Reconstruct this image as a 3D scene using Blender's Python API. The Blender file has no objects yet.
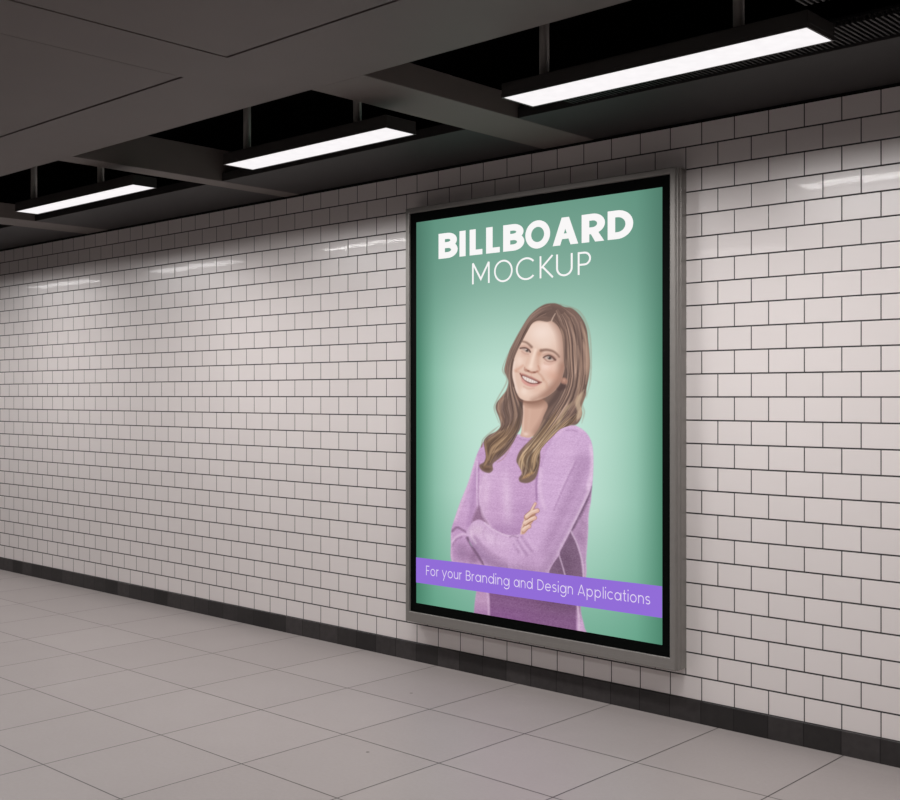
import bpy, bmesh, math, random
import numpy as np

random.seed(7)
rng = np.random.default_rng(11)
C = bpy.context.scene.collection
SC = bpy.context.scene

# ------------------------------------------------------------------ scene constants (metres)
EYE = 1.525            # camera height above the floor
FPX = 1144.0           # focal length in pixels of a 900 px wide frame
YAW = math.atan2(FPX, 1235.0)
WALL = 4.7             # distance camera -> tiled wall
XL, XR = -15.0, 4.0    # ends of the passage
YB = -2.6              # the opposite wall
TILE_W, TILE_H = 0.1686, 0.1089
BASE_H = 0.105
TOP = 2.797            # top of the tiling
CEIL = 2.81            # underside of soffit, beams and edge panel
VOID = 3.35            # dark slab above everything

EXPOSURE = 1.45

# ------------------------------------------------------------------ small helpers
def srgb(r, g, b):
    def f(c):
        c /= 255.0
        return c / 12.92 if c <= 0.04045 else ((c + 0.055) / 1.055) ** 2.4
    return (f(r), f(g), f(b), 1.0)

class N:
    """tiny node-tree builder"""
    def __init__(self, name):
        self.m = bpy.data.materials.new(name)
        self.m.use_nodes = True
        self.t = self.m.node_tree
        self.t.nodes.clear()
        self.out = self.t.nodes.new('ShaderNodeOutputMaterial')
    def n(self, kind, **kw):
        nd = self.t.nodes.new('ShaderNode' + kind)
        for k, v in kw.items():
            setattr(nd, k, v)
        return nd
    def l(self, a, b):
        self.t.links.new(a, b)
    def math(self, op, a, b=None, c=None):
        nd = self.n('Math', operation=op)
        for i, v in enumerate((a, b, c)):
            if v is None:
                continue
            if hasattr(v, 'links') or hasattr(v, 'is_linked'):
                self.l(v, nd.inputs[i])
            else:
                nd.inputs[i].default_value = v
        return nd.outputs[0]
    def mix(self, fac, a, b):
        nd = self.n('Mix', data_type='RGBA')
        for sock, v in ((nd.inputs[0], fac), (nd.inputs[6], a), (nd.inputs[7], b)):
            if hasattr(v, 'is_linked'):
                self.l(v, sock)
            else:
                sock.default_value = v
        return nd.outputs[2]
    def bsdf(self, color=None, rough=0.5, metal=0.0, spec=0.5, coat=0.0, coat_rough=0.1):
        b = self.n('BsdfPrincipled')
        if color is not None:
            if hasattr(color, 'is_linked'):
                self.l(color, b.inputs['Base Color'])
            else:
                b.inputs['Base Color'].default_value = color
        if hasattr(rough, 'is_linked'):
            self.l(rough, b.inputs['Roughness'])
        else:
            b.inputs['Roughness'].default_value = rough
        b.inputs['Metallic'].default_value = metal
        b.inputs['Specular IOR Level'].default_value = spec
        b.inputs['Coat Weight'].default_value = coat
        b.inputs['Coat Roughness'].default_value = coat_rough
        self.l(b.outputs[0], self.out.inputs[0])
        return b

def simple(name, col, rough=0.5, metal=0.0, spec=0.5, noise=0.0, nscale=6.0):
    k = N(name)
    if noise:
        tc = k.n('TexCoord')
        nz = k.n('TexNoise')
        nz.inputs['Scale'].default_value = nscale
        nz.inputs['Detail'].default_value = 5
        k.l(tc.outputs['Object'], nz.inputs['Vector'])
        dark = tuple(c * (1 - noise) for c in col[:3]) + (1,)
        lite = tuple(min(1, c * (1 + noise)) for c in col[:3]) + (1,)
        k.bsdf(k.mix(nz.outputs['Fac'], dark, lite), rough, metal, spec)
    else:
        k.bsdf(col, rough, metal, spec)
    return k.m

def emissive(name, col, strength):
    k = N(name)
    e = k.n('Emission')
    e.inputs[0].default_value = col
    e.inputs[1].default_value = strength
    k.l(e.outputs[0], k.out.inputs[0])
    return k.m

def box(bm, x0, x1, y0, y1, z0, z1, bevel=0.0, seg=2):
    vs = [bm.verts.new((x, y, z)) for x in (x0, x1) for y in (y0, y1) for z in (z0, z1)]
    idx = [(0, 1, 3, 2), (4, 6, 7, 5), (0, 4, 5, 1), (2, 3, 7, 6), (0, 2, 6, 4), (1, 5, 7, 3)]
    fs = [bm.faces.new([vs[i] for i in f]) for f in idx]
    if bevel:
        es = set(e for f in fs for e in f.edges)
        bmesh.ops.bevel(bm, geom=list(es), offset=bevel, segments=seg, affect='EDGES', profile=0.5)

def tube(bm, x, y, z0, z1, r, n=20):
    a = [bm.verts.new((x + r * math.cos(2 * math.pi * i / n), y + r * math.sin(2 * math.pi * i / n), z0)) for i in range(n)]
    b = [bm.verts.new((x + r * math.cos(2 * math.pi * i / n), y + r * math.sin(2 * math.pi * i / n), z1)) for i in range(n)]
    for i in range(n):
        f = bm.faces.new((a[i], a[(i + 1) % n], b[(i + 1) % n], b[i]))
        f.smooth = True
    bm.faces.new(a[::-1]); bm.faces.new(b)

def obj(name, bm, mat, parent=None, origin=None):
    me = bpy.data.meshes.new(name)
    bmesh.ops.recalc_face_normals(bm, faces=bm.faces)
    if origin is not None:
        bmesh.ops.translate(bm, verts=bm.verts, vec=[-c for c in origin])
    bm.to_mesh(me); bm.free()
    me.materials.append(mat)
    o = bpy.data.objects.new(name, me)
    C.objects.link(o)
    if parent is not None:
        o.parent = parent
        o.matrix_parent_inverse.identity()
    elif origin is not None:
        o.location = origin
    return o

def struct(name, bm, mat, label=None):
    o = obj(name, bm, mat)
    o['kind'] = 'structure'
    if label:
        o['label'] = label
    return o

def thing(name, label, cat, loc, group=None):
    o = bpy.data.objects.new(name, None)
    o.empty_display_size = 0.2
    C.objects.link(o)
    o.location = loc
    o['label'] = label; o['category'] = cat
    if group:
        o['group'] = group
    return o

# ------------------------------------------------------------------ materials
def wall_tile_material():
    k = N('glazed_wall_tile')
    tc = k.n('TexCoord')
    sp = k.n('SeparateXYZ')
    k.l(tc.outputs['Object'], sp.inputs[0])
    x = k.math('ADD', sp.outputs[0], 2.589 + 400 * TILE_W)
    # thirteen courses below the closing course at eye height, slightly shallower ones above it
    z = k.math('SUBTRACT', sp.outputs[2], BASE_H + 13 * TILE_H)
    up = k.math('GREATER_THAN', z, 0.0)
    crs = k.math('ADD', k.math('DIVIDE', z, k.math('SUBTRACT', TILE_H, k.math('MULTIPLY', up, TILE_H - 0.1068))), 93.0)
    row = k.math('FLOOR', crs)
    half = k.math('MULTIPLY', k.math('MODULO', row, 2.0), TILE_W / 2)
    xs = k.math('ADD', x, half)
    u = k.math('DIVIDE', xs, TILE_W)
    col = k.math('FLOOR', u)
    # distance to nearest joint in metres
    fu = k.math('FRACT', u)
    du = k.math('MULTIPLY', k.math('MINIMUM', fu, k.math('SUBTRACT', 1.0, fu)), TILE_W)
    fv = k.math('FRACT', crs)
    dv = k.math('MULTIPLY', k.math('MINIMUM', fv, k.math('SUBTRACT', 1.0, fv)), TILE_H)
    d = k.math('MINIMUM', du, dv)
    def step(v, lo, hi):
        mr = k.n('MapRange', interpolation_type='SMOOTHSTEP')
        k.l(v, mr.inputs[0])
        mr.inputs[1].default_value = lo; mr.inputs[2].default_value = hi
        return mr.outputs[0]
    tile_mask = k.math('MULTIPLY', step(du, 0.0019, 0.0031), step(dv, 0.0028, 0.0042))
    # one random value per tile
    cv = k.n('CombineXYZ')
    k.l(col, cv.inputs[0]); k.l(row, cv.inputs[1])
    wn = k.n('TexWhiteNoise', noise_dimensions='3D')
    k.l(cv.outputs[0], wn.inputs[0])
    big = k.n('TexNoise'); big.inputs['Scale'].default_value = 1.3; big.inputs['Detail'].default_value = 3
    k.l(tc.outputs['Object'], big.inputs['Vector'])
    tcol = k.mix(wn.outputs['Value'], srgb(222, 216, 214), srgb(226, 220, 218))
    tcol = k.mix(k.math('MULTIPLY', big.outputs['Fac'], 0.35), tcol, srgb(214, 207, 205))
    color = k.mix(tile_mask, srgb(22, 17, 16), tcol)
    rough = k.math('SUBTRACT', 0.8, k.math('MULTIPLY', tile_mask, 0.8 - TROUGH))
    b = k.bsdf(color, rough, 0.0, TSPEC, 0.22, 0.035)
    k.l(k.math('MULTIPLY', tile_mask, COAT), b.inputs['Coat Weight'])
    # slightly uneven setting of the tiles plus faint hand-glazed waviness
    vm = k.n('VectorMath', operation='SUBTRACT')
    k.l(wn.outputs['Color'], vm.inputs[0]); vm.inputs[1].default_value = (0.5, 0.5, 0.5)
    vs = k.n('VectorMath', operation='SCALE'); k.l(vm.outputs[0], vs.inputs[0]); vs.inputs['Scale'].default_value = 0.004
    wav = k.n('TexNoise'); wav.inputs['Scale'].default_value = 14; wav.inputs['Detail'].default_value = 2
    k.l(tc.outputs['Object'], wav.inputs['Vector'])
    hgt = k.math('ADD', k.math('MULTIPLY', wav.outputs['Fac'], 0.0002), k.math('MULTIPLY', step(d, 0.0, 0.005), 0.0015))
    bp = k.n('Bump'); bp.inputs['Strength'].default_value = 0.6; bp.inputs['Distance'].default_value = 1.0
    k.l(hgt, bp.inputs['Height'])
    va = k.n('VectorMath', operation='ADD'); k.l(bp.outputs[0], va.inputs[0]); k.l(vs.outputs[0], va.inputs[1])
    vn = k.n('VectorMath', operation='NORMALIZE'); k.l(va.outputs[0], vn.inputs[0])
    k.l(vn.outputs[0], b.inputs['Normal'])
    k.l(vn.outputs[0], b.inputs['Coat Normal'])
    return k.m

def floor_material():
    k = N('stone_floor_tile')
    tc = k.n('TexCoord')
    sp = k.n('SeparateXYZ'); k.l(tc.outputs['Object'], sp.inputs[0])
    FX, FY = 0.595, 0.563
    u = k.math('DIVIDE', k.math('ADD', sp.outputs[0], 2.073 + 60 * FX), FX)
    v = k.math('DIVIDE', k.math('SUBTRACT', sp.outputs[1], 4.018 - 60 * FY), FY)
    fu, fv = k.math('FRACT', u), k.math('FRACT', v)
    du = k.math('MULTIPLY', k.math('MINIMUM', fu, k.math('SUBTRACT', 1.0, fu)), FX)
    dv = k.math('MULTIPLY', k.math('MINIMUM', fv, k.math('SUBTRACT', 1.0, fv)), FY)
    dv = k.math('ADD', dv, k.math('GREATER_THAN', sp.outputs[1], 4.3))
    d = k.math('MINIMUM', du, dv)
    mr = k.n('MapRange', interpolation_type='SMOOTHSTEP'); k.l(d, mr.inputs[0])
    mr.inputs[1].default_value = 0.0018; mr.inputs[2].default_value = 0.0036
    cv = k.n('CombineXYZ'); k.l(k.math('FLOOR', u), cv.inputs[0]); k.l(k.math('FLOOR', v), cv.inputs[1])
    wn = k.n('TexWhiteNoise', noise_dimensions='3D'); k.l(cv.outputs[0], wn.inputs[0])
    nz = k.n('TexNoise'); nz.inputs['Scale'].default_value = 2.2; nz.inputs['Detail'].default_value = 6; nz.inputs['Roughness'].default_value = 0.6
    k.l(tc.outputs['Object'], nz.inputs['Vector'])
    fine = k.n('TexNoise'); fine.inputs['Scale'].default_value = 60; fine.inputs['Detail'].default_value = 4
    k.l(tc.outputs['Object'], fine.inputs['Vector'])
    c = k.mix(wn.outputs['Value'], srgb(141, 134, 132), srgb(148, 141, 139))
    c = k.mix(k.math('MULTIPLY', nz.outputs['Fac'], 0.6), c, srgb(129, 122, 120))
    c = k.mix(k.math('MULTIPLY', fine.outputs['Fac'], 0.35), c, srgb(160, 154, 152))
    # a few small dark specks
    vo = k.n('TexVoronoi'); vo.inputs['Scale'].default_value = 2.6
    k.l(tc.outputs['Object'], vo.inputs['Vector'])
    c = k.mix(k.math('LESS_THAN', vo.outputs['Distance'], 0.022), c, srgb(84, 76, 74))
    c = k.mix(mr.outputs[0], srgb(34, 29, 28), c)
    b = k.bsdf(c, 0.42, 0.0, 0.35)
    bp = k.n('Bump'); bp.inputs['Strength'].default_value = 0.25; bp.inputs['Distance'].default_value = 0.002
    k.l(k.math('ADD', mr.outputs[0], k.math('MULTIPLY', fine.outputs['Fac'], 0.3)), bp.inputs['Height'])
    k.l(bp.outputs[0], b.inputs['Normal'])
    return k.m

def skirting_material():
    k = N('black_skirting_tile')
    tc = k.n('TexCoord')
    sp = k.n('SeparateXYZ'); k.l(tc.outputs['Object'], sp.inputs[0])
    u = k.math('DIVIDE', k.math('ADD', sp.outputs[0], 2.589 + 2 * TILE_W * 200), TILE_W * 1.0)
    fu = k.math('FRACT', u)
    du = k.math('MULTIPLY', k.math('MINIMUM', fu, k.math('SUBTRACT', 1.0, fu)), TILE_W)
    wn = k.n('TexWhiteNoise', noise_dimensions='1D'); k.l(k.math('FLOOR', u), wn.inputs['W'])
    nz = k.n('TexNoise'); nz.inputs['Scale'].default_value = 26; nz.inputs['Detail'].default_value = 6
    k.l(tc.outputs['Object'], nz.inputs['Vector'])
    c = k.mix(wn.outputs['Value'], srgb(36, 34, 34), srgb(72, 68, 68))
    c = k.mix(k.math('MULTIPLY', nz.outputs['Fac'], 0.8), c, srgb(22, 20, 20))
    joint = k.math('GREATER_THAN', du, 0.0022)
    c = k.mix(joint, srgb(12, 11, 11), c)
    k.bsdf(c, 0.42, 0.0, 0.4)
    return k.m

COAT, TROUGH, TSPEC = 0.15, 0.3, 1.0
M = {}
M['tile'] = wall_tile_material()
M['floor'] = floor_material()
M['skirting'] = skirting_material()
M['soffit'] = simple('grey_soffit_paint', srgb(100, 92, 89), 0.55, 0, 0.4, 0.10, 3.0)
M['beam'] = simple('grey_beam_paint', srgb(108, 101, 97), 0.6, 0, 0.4, 0.10, 4.0)
M['panel'] = simple('charcoal_panel', srgb(42, 40, 40), 0.6, 0, 0.4, 0.10, 4.0)
M['void'] = simple('black_void', srgb(14, 13, 13), 0.9, 0, 0.2)
M['grille'] = simple('black_grille_metal', srgb(30, 29, 28), 0.5, 0, 0.4)
M['housing'] = simple('dark_lamp_housing', srgb(38, 35, 33), 0.5, 0.0, 0.5)
M['rod'] = simple('grey_rod_metal', srgb(140, 136, 132), 0.45, 0.2, 0.5)
M['frame'] = simple('brushed_grey_aluminium', srgb(140, 137, 133), 0.42, 0.5, 0.5, 0.06, 30)
M['mat'] = simple('black_mount', srgb(4, 6, 5), 0.7, 0, 0.06)
M['plain'] = simple('plain_grey_wall', srgb(120, 114, 112), 0.6, 0, 0.4, 0.05, 2)

LAMP, FILL_PANEL, WATT = 0.38, 3.0, 12.6
def diffuser_material():
    k = N('lamp_diffuser')
    tc = k.n('TexCoord')
    nz = k.n('TexNoise'); nz.inputs['Scale'].default_value = 20; nz.inputs['Detail'].default_value = 3
    k.l(tc.outputs['Object'], nz.inputs['Vector'])
    e = k.n('Emission')
    k.l(k.mix(nz.outputs['Fac'], (1.0, 0.965, 0.975, 1), (0.86, 0.83, 0.845, 1)), e.inputs[0])
    e.inputs[1].default_value = LAMP
    k.l(e.outputs[0], k.out.inputs[0])
    return k.m
M['diffuser'] = diffuser_material()

# ------------------------------------------------------------------ the passage
bm = bmesh.new(); box(bm, XL, XR, YB, WALL + 0.3, -0.2, 0.0)
struct('floor', bm, M['floor'], 'pale grey stone-tiled floor')
bm = bmesh.new(); box(bm, XL, XR, WALL, WALL + 0.3, 0.0, TOP)
struct('wall_back', bm, M['tile'], 'white glazed brick-bond tiled wall')
bm = bmesh.new(); box(bm, XL, XR, YB - 0.3, YB, 0.0, VOID)
struct('wall_front', bm, M['tile'])
bm = bmesh.new(); box(bm, XL - 0.3, XL, YB - 0.3, WALL + 0.3, 0.0, VOID)
struct('wall_left', bm, M['plain'])
bm = bmesh.new(); box(bm, XR, XR + 0.3, YB - 0.3, WALL + 0.3, 0.0, VOID)
struct('wall_right', bm, M['plain'])
bm = bmesh.new(); box(bm, XL, XR, WALL - 0.008, WALL + 0.001, 0.0, BASE_H, 0.0015, 1)
struct('baseboard_back', bm, M['skirting'], 'black tiled skirting along the foot of the wall')
bm = bmesh.new(); box(bm, XL, XR, WALL + 0.004, WALL + 0.3, TOP, VOID)
struct('gap_shade_1', bm, M['void'], 'black strip standing for the shadow gap above the wall tiles')  # solid strip; the shade of the gap is put into its black colour
bm = bmesh.new(); box(bm, XL - 0.3, XR + 0.3, YB - 0.3, WALL + 0.3, VOID, VOID + 0.2)
struct('ceiling', bm, M['void'], 'black slab above the recess')

# grey soffit made of large boards with open joints
SE = 3.125
bm = bmesh.new()
T = 0.06
box(bm, -3.9245, XR, 2.615, SE, CEIL, CEIL + T)
box(bm, XL, -3.9245, 2.655, SE, CEIL, CEIL + T)
box(bm, -3.923, -3.577, YB, 2.615, CEIL, CEIL + T)
box(bm, -3.565, -0.9, YB, 2.602, CEIL, CEIL + T)
box(bm, -0.886, XR, YB, 2.602, CEIL, CEIL + T)
box(bm, -6.7, -3.926, YB, 2.640, CEIL, CEIL + T)
box(bm, XL, -6.714, YB, 2.640, CEIL, CEIL + T)
box(bm, XL, XR, YB, SE, CEIL + T - 0.012, CEIL + T + 0.01)      # backing above the joints
struct('ceiling_soffit', bm, M['soffit'], 'low grey boarded ceiling above the passage')

for i, (x0, x1) in enumerate(((-3.69, -3.37), (-5.81, -5.66), (-8.28, -7.96), (-1.05, -0.73))):
    bm = bmesh.new(); box(bm, x0, x1, SE, WALL, CEIL, CEIL + (0.108 if i != 1 else 0.19), 0.002, 1)
    struct('ceiling_beam', bm, M['beam'])

for x0, x1 in ((-3.37, -1.05), (-5.66, -3.69), (-7.96, -5.81), (XL, -8.28), (-0.73, XR)):
    bm = bmesh.new(); box(bm, x0, x1, 4.10, WALL - 0.0, CEIL + 0.002, CEIL + 0.05)
    struct('ceiling_edge_panel', bm, M['panel'])

# ribbed black ventilation grilles above the recess
def grille(x0, x1, y0, y1, z, label):
    g = thing('ceiling_grille', label, 'grille', ((x0 + x1) / 2, (y0 + y1) / 2, z))
    o = g.location
    b1 = bmesh.new(); box(b1, x0, x1, y0, y1, z + 0.02, z + 0.03)
    obj('backing', b1, M['void'], g, o)
    b2 = bmesh.new()
    x = x0 + 0.012
    while x < x1 - 0.02:
        box(b2, x, x + 0.008, y0, y1, z, z + 0.022)
        x += 0.021
    obj('slats', b2, M['grille'], g, o)
    return g
grille(-3.06, -1.08, 3.87, 4.098, 2.822, 'ribbed black ventilation grille between the nearest ceiling light and the wall panel')
grille(-1.78, -1.08, 3.35, 3.70, 2.86, 'short ribbed black grille in the top right corner, above the end of the light')

# ------------------------------------------------------------------ hanging lights
LZ = 2.675
def lamp(x0, x1, rods, label, y0=3.378, y1=3.588, dead=False):
    cx, cy = (x0 + x1) / 2, (y0 + y1) / 2
    t = thing('ceiling_light', label, 'light', (cx, cy, LZ), 'slim suspended ceiling lights along the passage')
    o = (cx, cy, LZ)
    b = bmesh.new()
    # shallow tray: lid and four sides
    w = 0.006
    box(b, x0 - 0.008, x1 + 0.008, y0 - 0.006, y1 + 0.006, LZ + 0.012, LZ + 0.056, 0.003, 1)
    box(b, x0 - 0.008, x1 + 0.008, y0 - 0.006, y0, LZ, LZ + 0.014)
    box(b, x0 - 0.008, x1 + 0.008, y1, y1 + 0.006, LZ, LZ + 0.014)
    box(b, x0 - 0.008, x0 - 0.001, y0, y1, LZ, LZ + 0.014)
    box(b, x1 + 0.001, x1 + 0.008, y0, y1, LZ, LZ + 0.014)
    obj('housing', b, M['housing'], t, o)
    b = bmesh.new(); box(b, x0, x1, y0 + 0.001, y1 - 0.001, LZ + 0.001, LZ + 0.011)
    obj('diffuser', b, M['diffuser'], t, o)
    ld = bpy.data.lights.new('lamp_glow', 'AREA')
    ld.shape = 'RECTANGLE'; ld.size = x1 - x0 - 0.01; ld.size_y = y1 - y0 - 0.01
    ld.energy = WATT * (x1 - x0) / 1.24; ld.color = (1.0, 0.972, 0.966); ld.spread = math.radians(173)
    lo = bpy.data.objects.new('lamp_glow', ld); C.objects.link(lo); lo.parent = t
    lo.location = (0, 0, -0.001)
    for rx in rods:
        b = bmesh.new(); tube(b, rx, cy, LZ + 0.054, VOID + 0.002, 0.019)
        tube(b, rx, cy, LZ + 0.054, LZ + 0.066, 0.026)
        obj('rod', b, M['rod'], t, o)
    return t
lamp(-2.847, -1.612, (-2.72, -1.895), 'nearest and largest suspended ceiling light, right of the beam and above the billboard', 3.378, 3.560)
lamp(-4.686, -3.536, (-4.62, -3.81), 'middle suspended ceiling light, between the two beams', 3.412, 3.585)
lamp(-6.83, -5.497, (-6.74, -5.95), 'farthest and smallest suspended ceiling light, at the left edge', 3.395, 3.534)
lamp(-9.2, -7.95, (-9.1, -8.05), 'suspended ceiling light out of view beyond the left edge')
lamp(-11.5, -10.25, (-11.4, -10.35), 'added suspended ceiling light, far out of view beyond the left edge')  # unseen lamp, added to brighten the far left of the wall
lamp(-0.55, 0.70, (-0.42, 0.57), 'suspended ceiling light out of view beyond the right edge')

# unseen fill panels added under the soffit to lift the wall and floor
M['fill_glow'] = emissive('fill_panel_glow', (1.0, 0.955, 0.95, 1), FILL_PANEL)
for i, x in enumerate((-5.0, -2.6, -0.2, 2.2)):
    t = thing('fill_panel_light', 'added flat white fill-light panel on the soffit behind the viewer, number %s from the left' % ('one', 'two', 'three', 'four')[i], 'light', (x, 0.4, CEIL - 0.03), 'added fill-light panels')
    b = bmesh.new(); box(b, x - 0.62, x + 0.62, 0.08, 0.72, CEIL - 0.03, CEIL, 0.004, 1)
    obj('fill_panel_frame', b, M['housing'], t, tuple(t.location))
    b = bmesh.new(); box(b, x - 0.6, x + 0.6, 0.1, 0.7, CEIL - 0.033, CEIL - 0.028)
    obj('fill_panel_face', b, M['fill_glow'], t, tuple(t.location))

# ------------------------------------------------------------------ the billboard
BX0, BX1, BZ0, BZ1 = -4.610, -2.839, 0.246, 2.590     # outer size of the case
BF = WALL - 0.098                                       # front of the case
PX0, PX1, PZ0, PZ1 = -4.531, -2.915, 0.357, 2.505      # the backlit print
PY = BF + 0.010

bb = thing('billboard', 'large backlit advertising billboard in a grey metal case on the tiled wall', 'billboard',
           ((BX0 + BX1) / 2, WALL, BZ0))
bo = tuple(bb.location)

def frame_ring(bm, x0, x1, z0, z1, prof):
    """sweep a profile of (inset, y) points round a rectangle"""
    rings = []
    for (d, y) in prof:
        rings.append([bm.verts.new(p) for p in ((x0 + d, y, z0 + d), (x1 - d, y, z0 + d), (x1 - d, y, z1 - d), (x0 + d, y, z1 - d))])
    for a, b in zip(rings, rings[1:]):
        for i in range(4):
            bm.faces.new((a[i], a[(i + 1) % 4], b[(i + 1) % 4], b[i]))

bm = bmesh.new()
F = BF
prof = [(0.0, WALL), (0.0, F + 0.052), (0.003, F + 0.050), (0.003, F + 0.046), (0.0, F + 0.044), (0.0, F + 0.022),
        (0.004, F + 0.019), (0.004, F + 0.014), (0.001, F + 0.011), (0.001, F + 0.003), (0.004, F), (0.026, F), (0.030, F + 0.002),
        (0.031, F + 0.012), (0.031, F + 0.016)]
frame_ring(bm, BX0, BX1, BZ0, BZ1, prof)
obj('frame', bm, M['frame'], bb, bo)
bm = bmesh.new(); box(bm, BX0 + 0.02, BX1 - 0.02, F + 0.0125, F + 0.03, BZ0 + 0.02, BZ1 - 0.02)
obj('mount', bm, M['mat'], bb, bo)
# deeper lower rail
bm = bmesh.new(); box(bm, BX0 + 0.027, BX1 - 0.027, F + 0.0002, F + 0.0135, BZ0 + 0.022, BZ0 + 0.058, 0.001, 1)
obj('lower_rail', bm, M['frame'], bb, bo)

PE = 1.0 / (2 ** EXPOSURE)
def print_material():
    k = N('backlit_print')
    at = k.n('VertexColor', layer_name='ink')
    e = k.n('Emission'); e.inputs[1].default_value = PE
    k.l(at.outputs[0], e.inputs[0])
    k.l(e.outputs[0], k.out.inputs[0])
    return k.m
M['print'] = print_material()
M['ink_white'] = emissive('white_backlit_ink', srgb(249, 247, 247), PE)
M['ink_soft_white'] = emissive('pale_backlit_ink', srgb(226, 214, 242), PE)
M['ink_violet'] = emissive('violet_backlit_ink', srgb(146, 109, 216), PE)

# ---- trace coordinates: readings off the print (t-units), mapped to the sheet by a fixed projective map
_sa, _ca = math.sin(YAW), math.cos(YAW)
def sheet_to_trace(X, Z):
    dep = -X * _sa + PY * _ca
    return 450 + FPX * (X * _ca + PY * _sa) / dep, 396 - FPX * (Z - EYE) / dep

# ---- a small ink painter working on a vertex grid
class Painter:
    def __init__(self, x0, x1, z0, z1, nx, nz):
        self.nx, self.nz = nx, nz
        X, Z = np.meshgrid(np.linspace(x0, x1, nx), np.linspace(z0, z1, nz))
        self.X, self.Z = X.ravel(), Z.ravel()
        self.u = (self.X - PX0) / (PX1 - PX0); self.v = (self.Z - PZ0) / (PZ1 - PZ0)
        self.x, self.y = sheet_to_trace(self.X, self.Z)
        self.rgb = np.zeros((nx * nz, 3)); self.a = np.zeros(nx * nz)
    def sel(self, p, m):
        lo, hi = p.min(0) - m, p.max(0) + m
        return np.nonzero((self.x > lo[0]) & (self.x < hi[0]) & (self.y > lo[1]) & (self.y < hi[1]))[0]
    @staticmethod
    def segd(px, py, a, b):
        d = b - a; L = (d ** 2).sum(1) + 1e-9
        t = ((px[:, None] - a[:, 0]) * d[:, 0] + (py[:, None] - a[:, 1]) * d[:, 1]) / L
        t = np.clip(t, 0, 1)
        qx = a[:, 0] + t * d[:, 0] - px[:, None]; qy = a[:, 1] + t * d[:, 1] - py[:, None]
        return qx * qx + qy * qy, t
    def put(self, i, col, k, body=False):
        k = np.clip(k, 0, 1)
        c = np.asarray(col, float)
        self.rgb[i] = self.rgb[i] * (1 - k)[:, None] + c * k[:, None]
        if body:
            self.a[i] = np.maximum(self.a[i], k)
    def inside(self, pts, soft, smooth=True):
        p = spline(pts, True) if smooth else np.array(pts, float)
        i = self.sel(p, soft * 2 + 1)
        x, y = self.x[i], self.y[i]
        a, b = p, np.roll(p, -1, 0)
        d2, _ = self.segd(x, y, a, b)
        d = np.sqrt(d2.min(1))
        ins = np.zeros(len(i), bool)
        for (x0, y0), (x1, y1) in zip(a, b):
            if y0 == y1: continue
            c = ((y0 > y) != (y1 > y)) & (x < (x1 - x0) * (y - y0) / (y1 - y0) + x0)
            ins ^= c
        sd = np.where(ins, d, -d)
        return i, sd, np.clip(0.5 + sd / (2 * soft), 0, 1)
    def fill(self, pts, col, soft=0.6, alpha=1.0, body=False, smooth=True, clip=None):
        i, sd, k = self.inside(pts, soft, smooth)
        k = k * alpha
        if clip is not None: k = k * clip[i]
        self.put(i, col, k, body)
    def mask(self, pts, soft=0.6, smooth=True):
        m = np.zeros(self.nx * self.nz)
        i, sd, k = self.inside(pts, soft, smooth)
        m[i] = k
        return m
    def line(self, pts, col, w0, w1=None, alpha=1.0, soft=0.6, clip=None, smooth=True, taper=False, body=False):
        p = spline(pts, False) if smooth and len(pts) > 2 else np.array(pts, float)
        w1 = w0 if w1 is None else w1
        i = self.sel(p, max(w0, w1) + soft * 2)
        if len(i) == 0: return
        d2, t = self.segd(self.x[i], self.y[i], p[:-1], p[1:])
        j = d2.argmin(1); r = np.arange(len(i))
        s = (j + t[r, j]) / (len(p) - 1)
        w = w0 + (w1 - w0) * s
        if taper: w = w * np.clip(np.minimum(s, 1 - s) * 5, 0.1, 1)
        k = np.clip((w - np.sqrt(d2[r, j])) / (2 * soft) + 0.5, 0, 1) * alpha
        if clip is not None: k = k * clip[i]
        self.put(i, col, k, body)
    def blob(self, cx, cy, rx, ry, col, alpha=1.0, rot=0.0, clip=None, p=1.0):
        ext = 2.6 * max(rx, ry)
        i = np.nonzero((abs(self.x - cx) < ext) & (abs(self.y - cy) < ext))[0]
        c, s = math.cos(math.radians(rot)), math.sin(math.radians(rot))
        dx, dy = self.x[i] - cx, self.y[i] - cy
        a, b = (dx * c + dy * s) / rx, (-dx * s + dy * c) / ry
        k = np.exp(-((a * a + b * b) ** p)) * alpha
        if clip is not None: k = k * clip[i]
        self.put(i, col, k)

def spline(pts, closed, n=6):
    P = np.array(pts, float)
    if closed:
        Q = np.vstack([P[-1:], P, P[:2]])
    else:
        Q = np.vstack([2 * P[0] - P[1], P, 2 * P[-1] - P[-2]])
    out = []
    for k in range(1, len(Q) - 2):
        p0, p1, p2, p3 = Q[k - 1], Q[k], Q[k + 1], Q[k + 2]
        for t in np.linspace(0, 1, n, endpoint=False):
            out.append(0.5 * ((2 * p1) + (-p0 + p2) * t + (2 * p0 - 5 * p1 + 4 * p2 - p3) * t * t + (-p0 + 3 * p1 - 3 * p2 + p3) * t ** 3))
    if not closed: out.append(P[-1])
    return np.array(out)

def lerp(a, b, t):
    return np.asarray(a, float) * (1 - t) + np.asarray(b, float) * t

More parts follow.
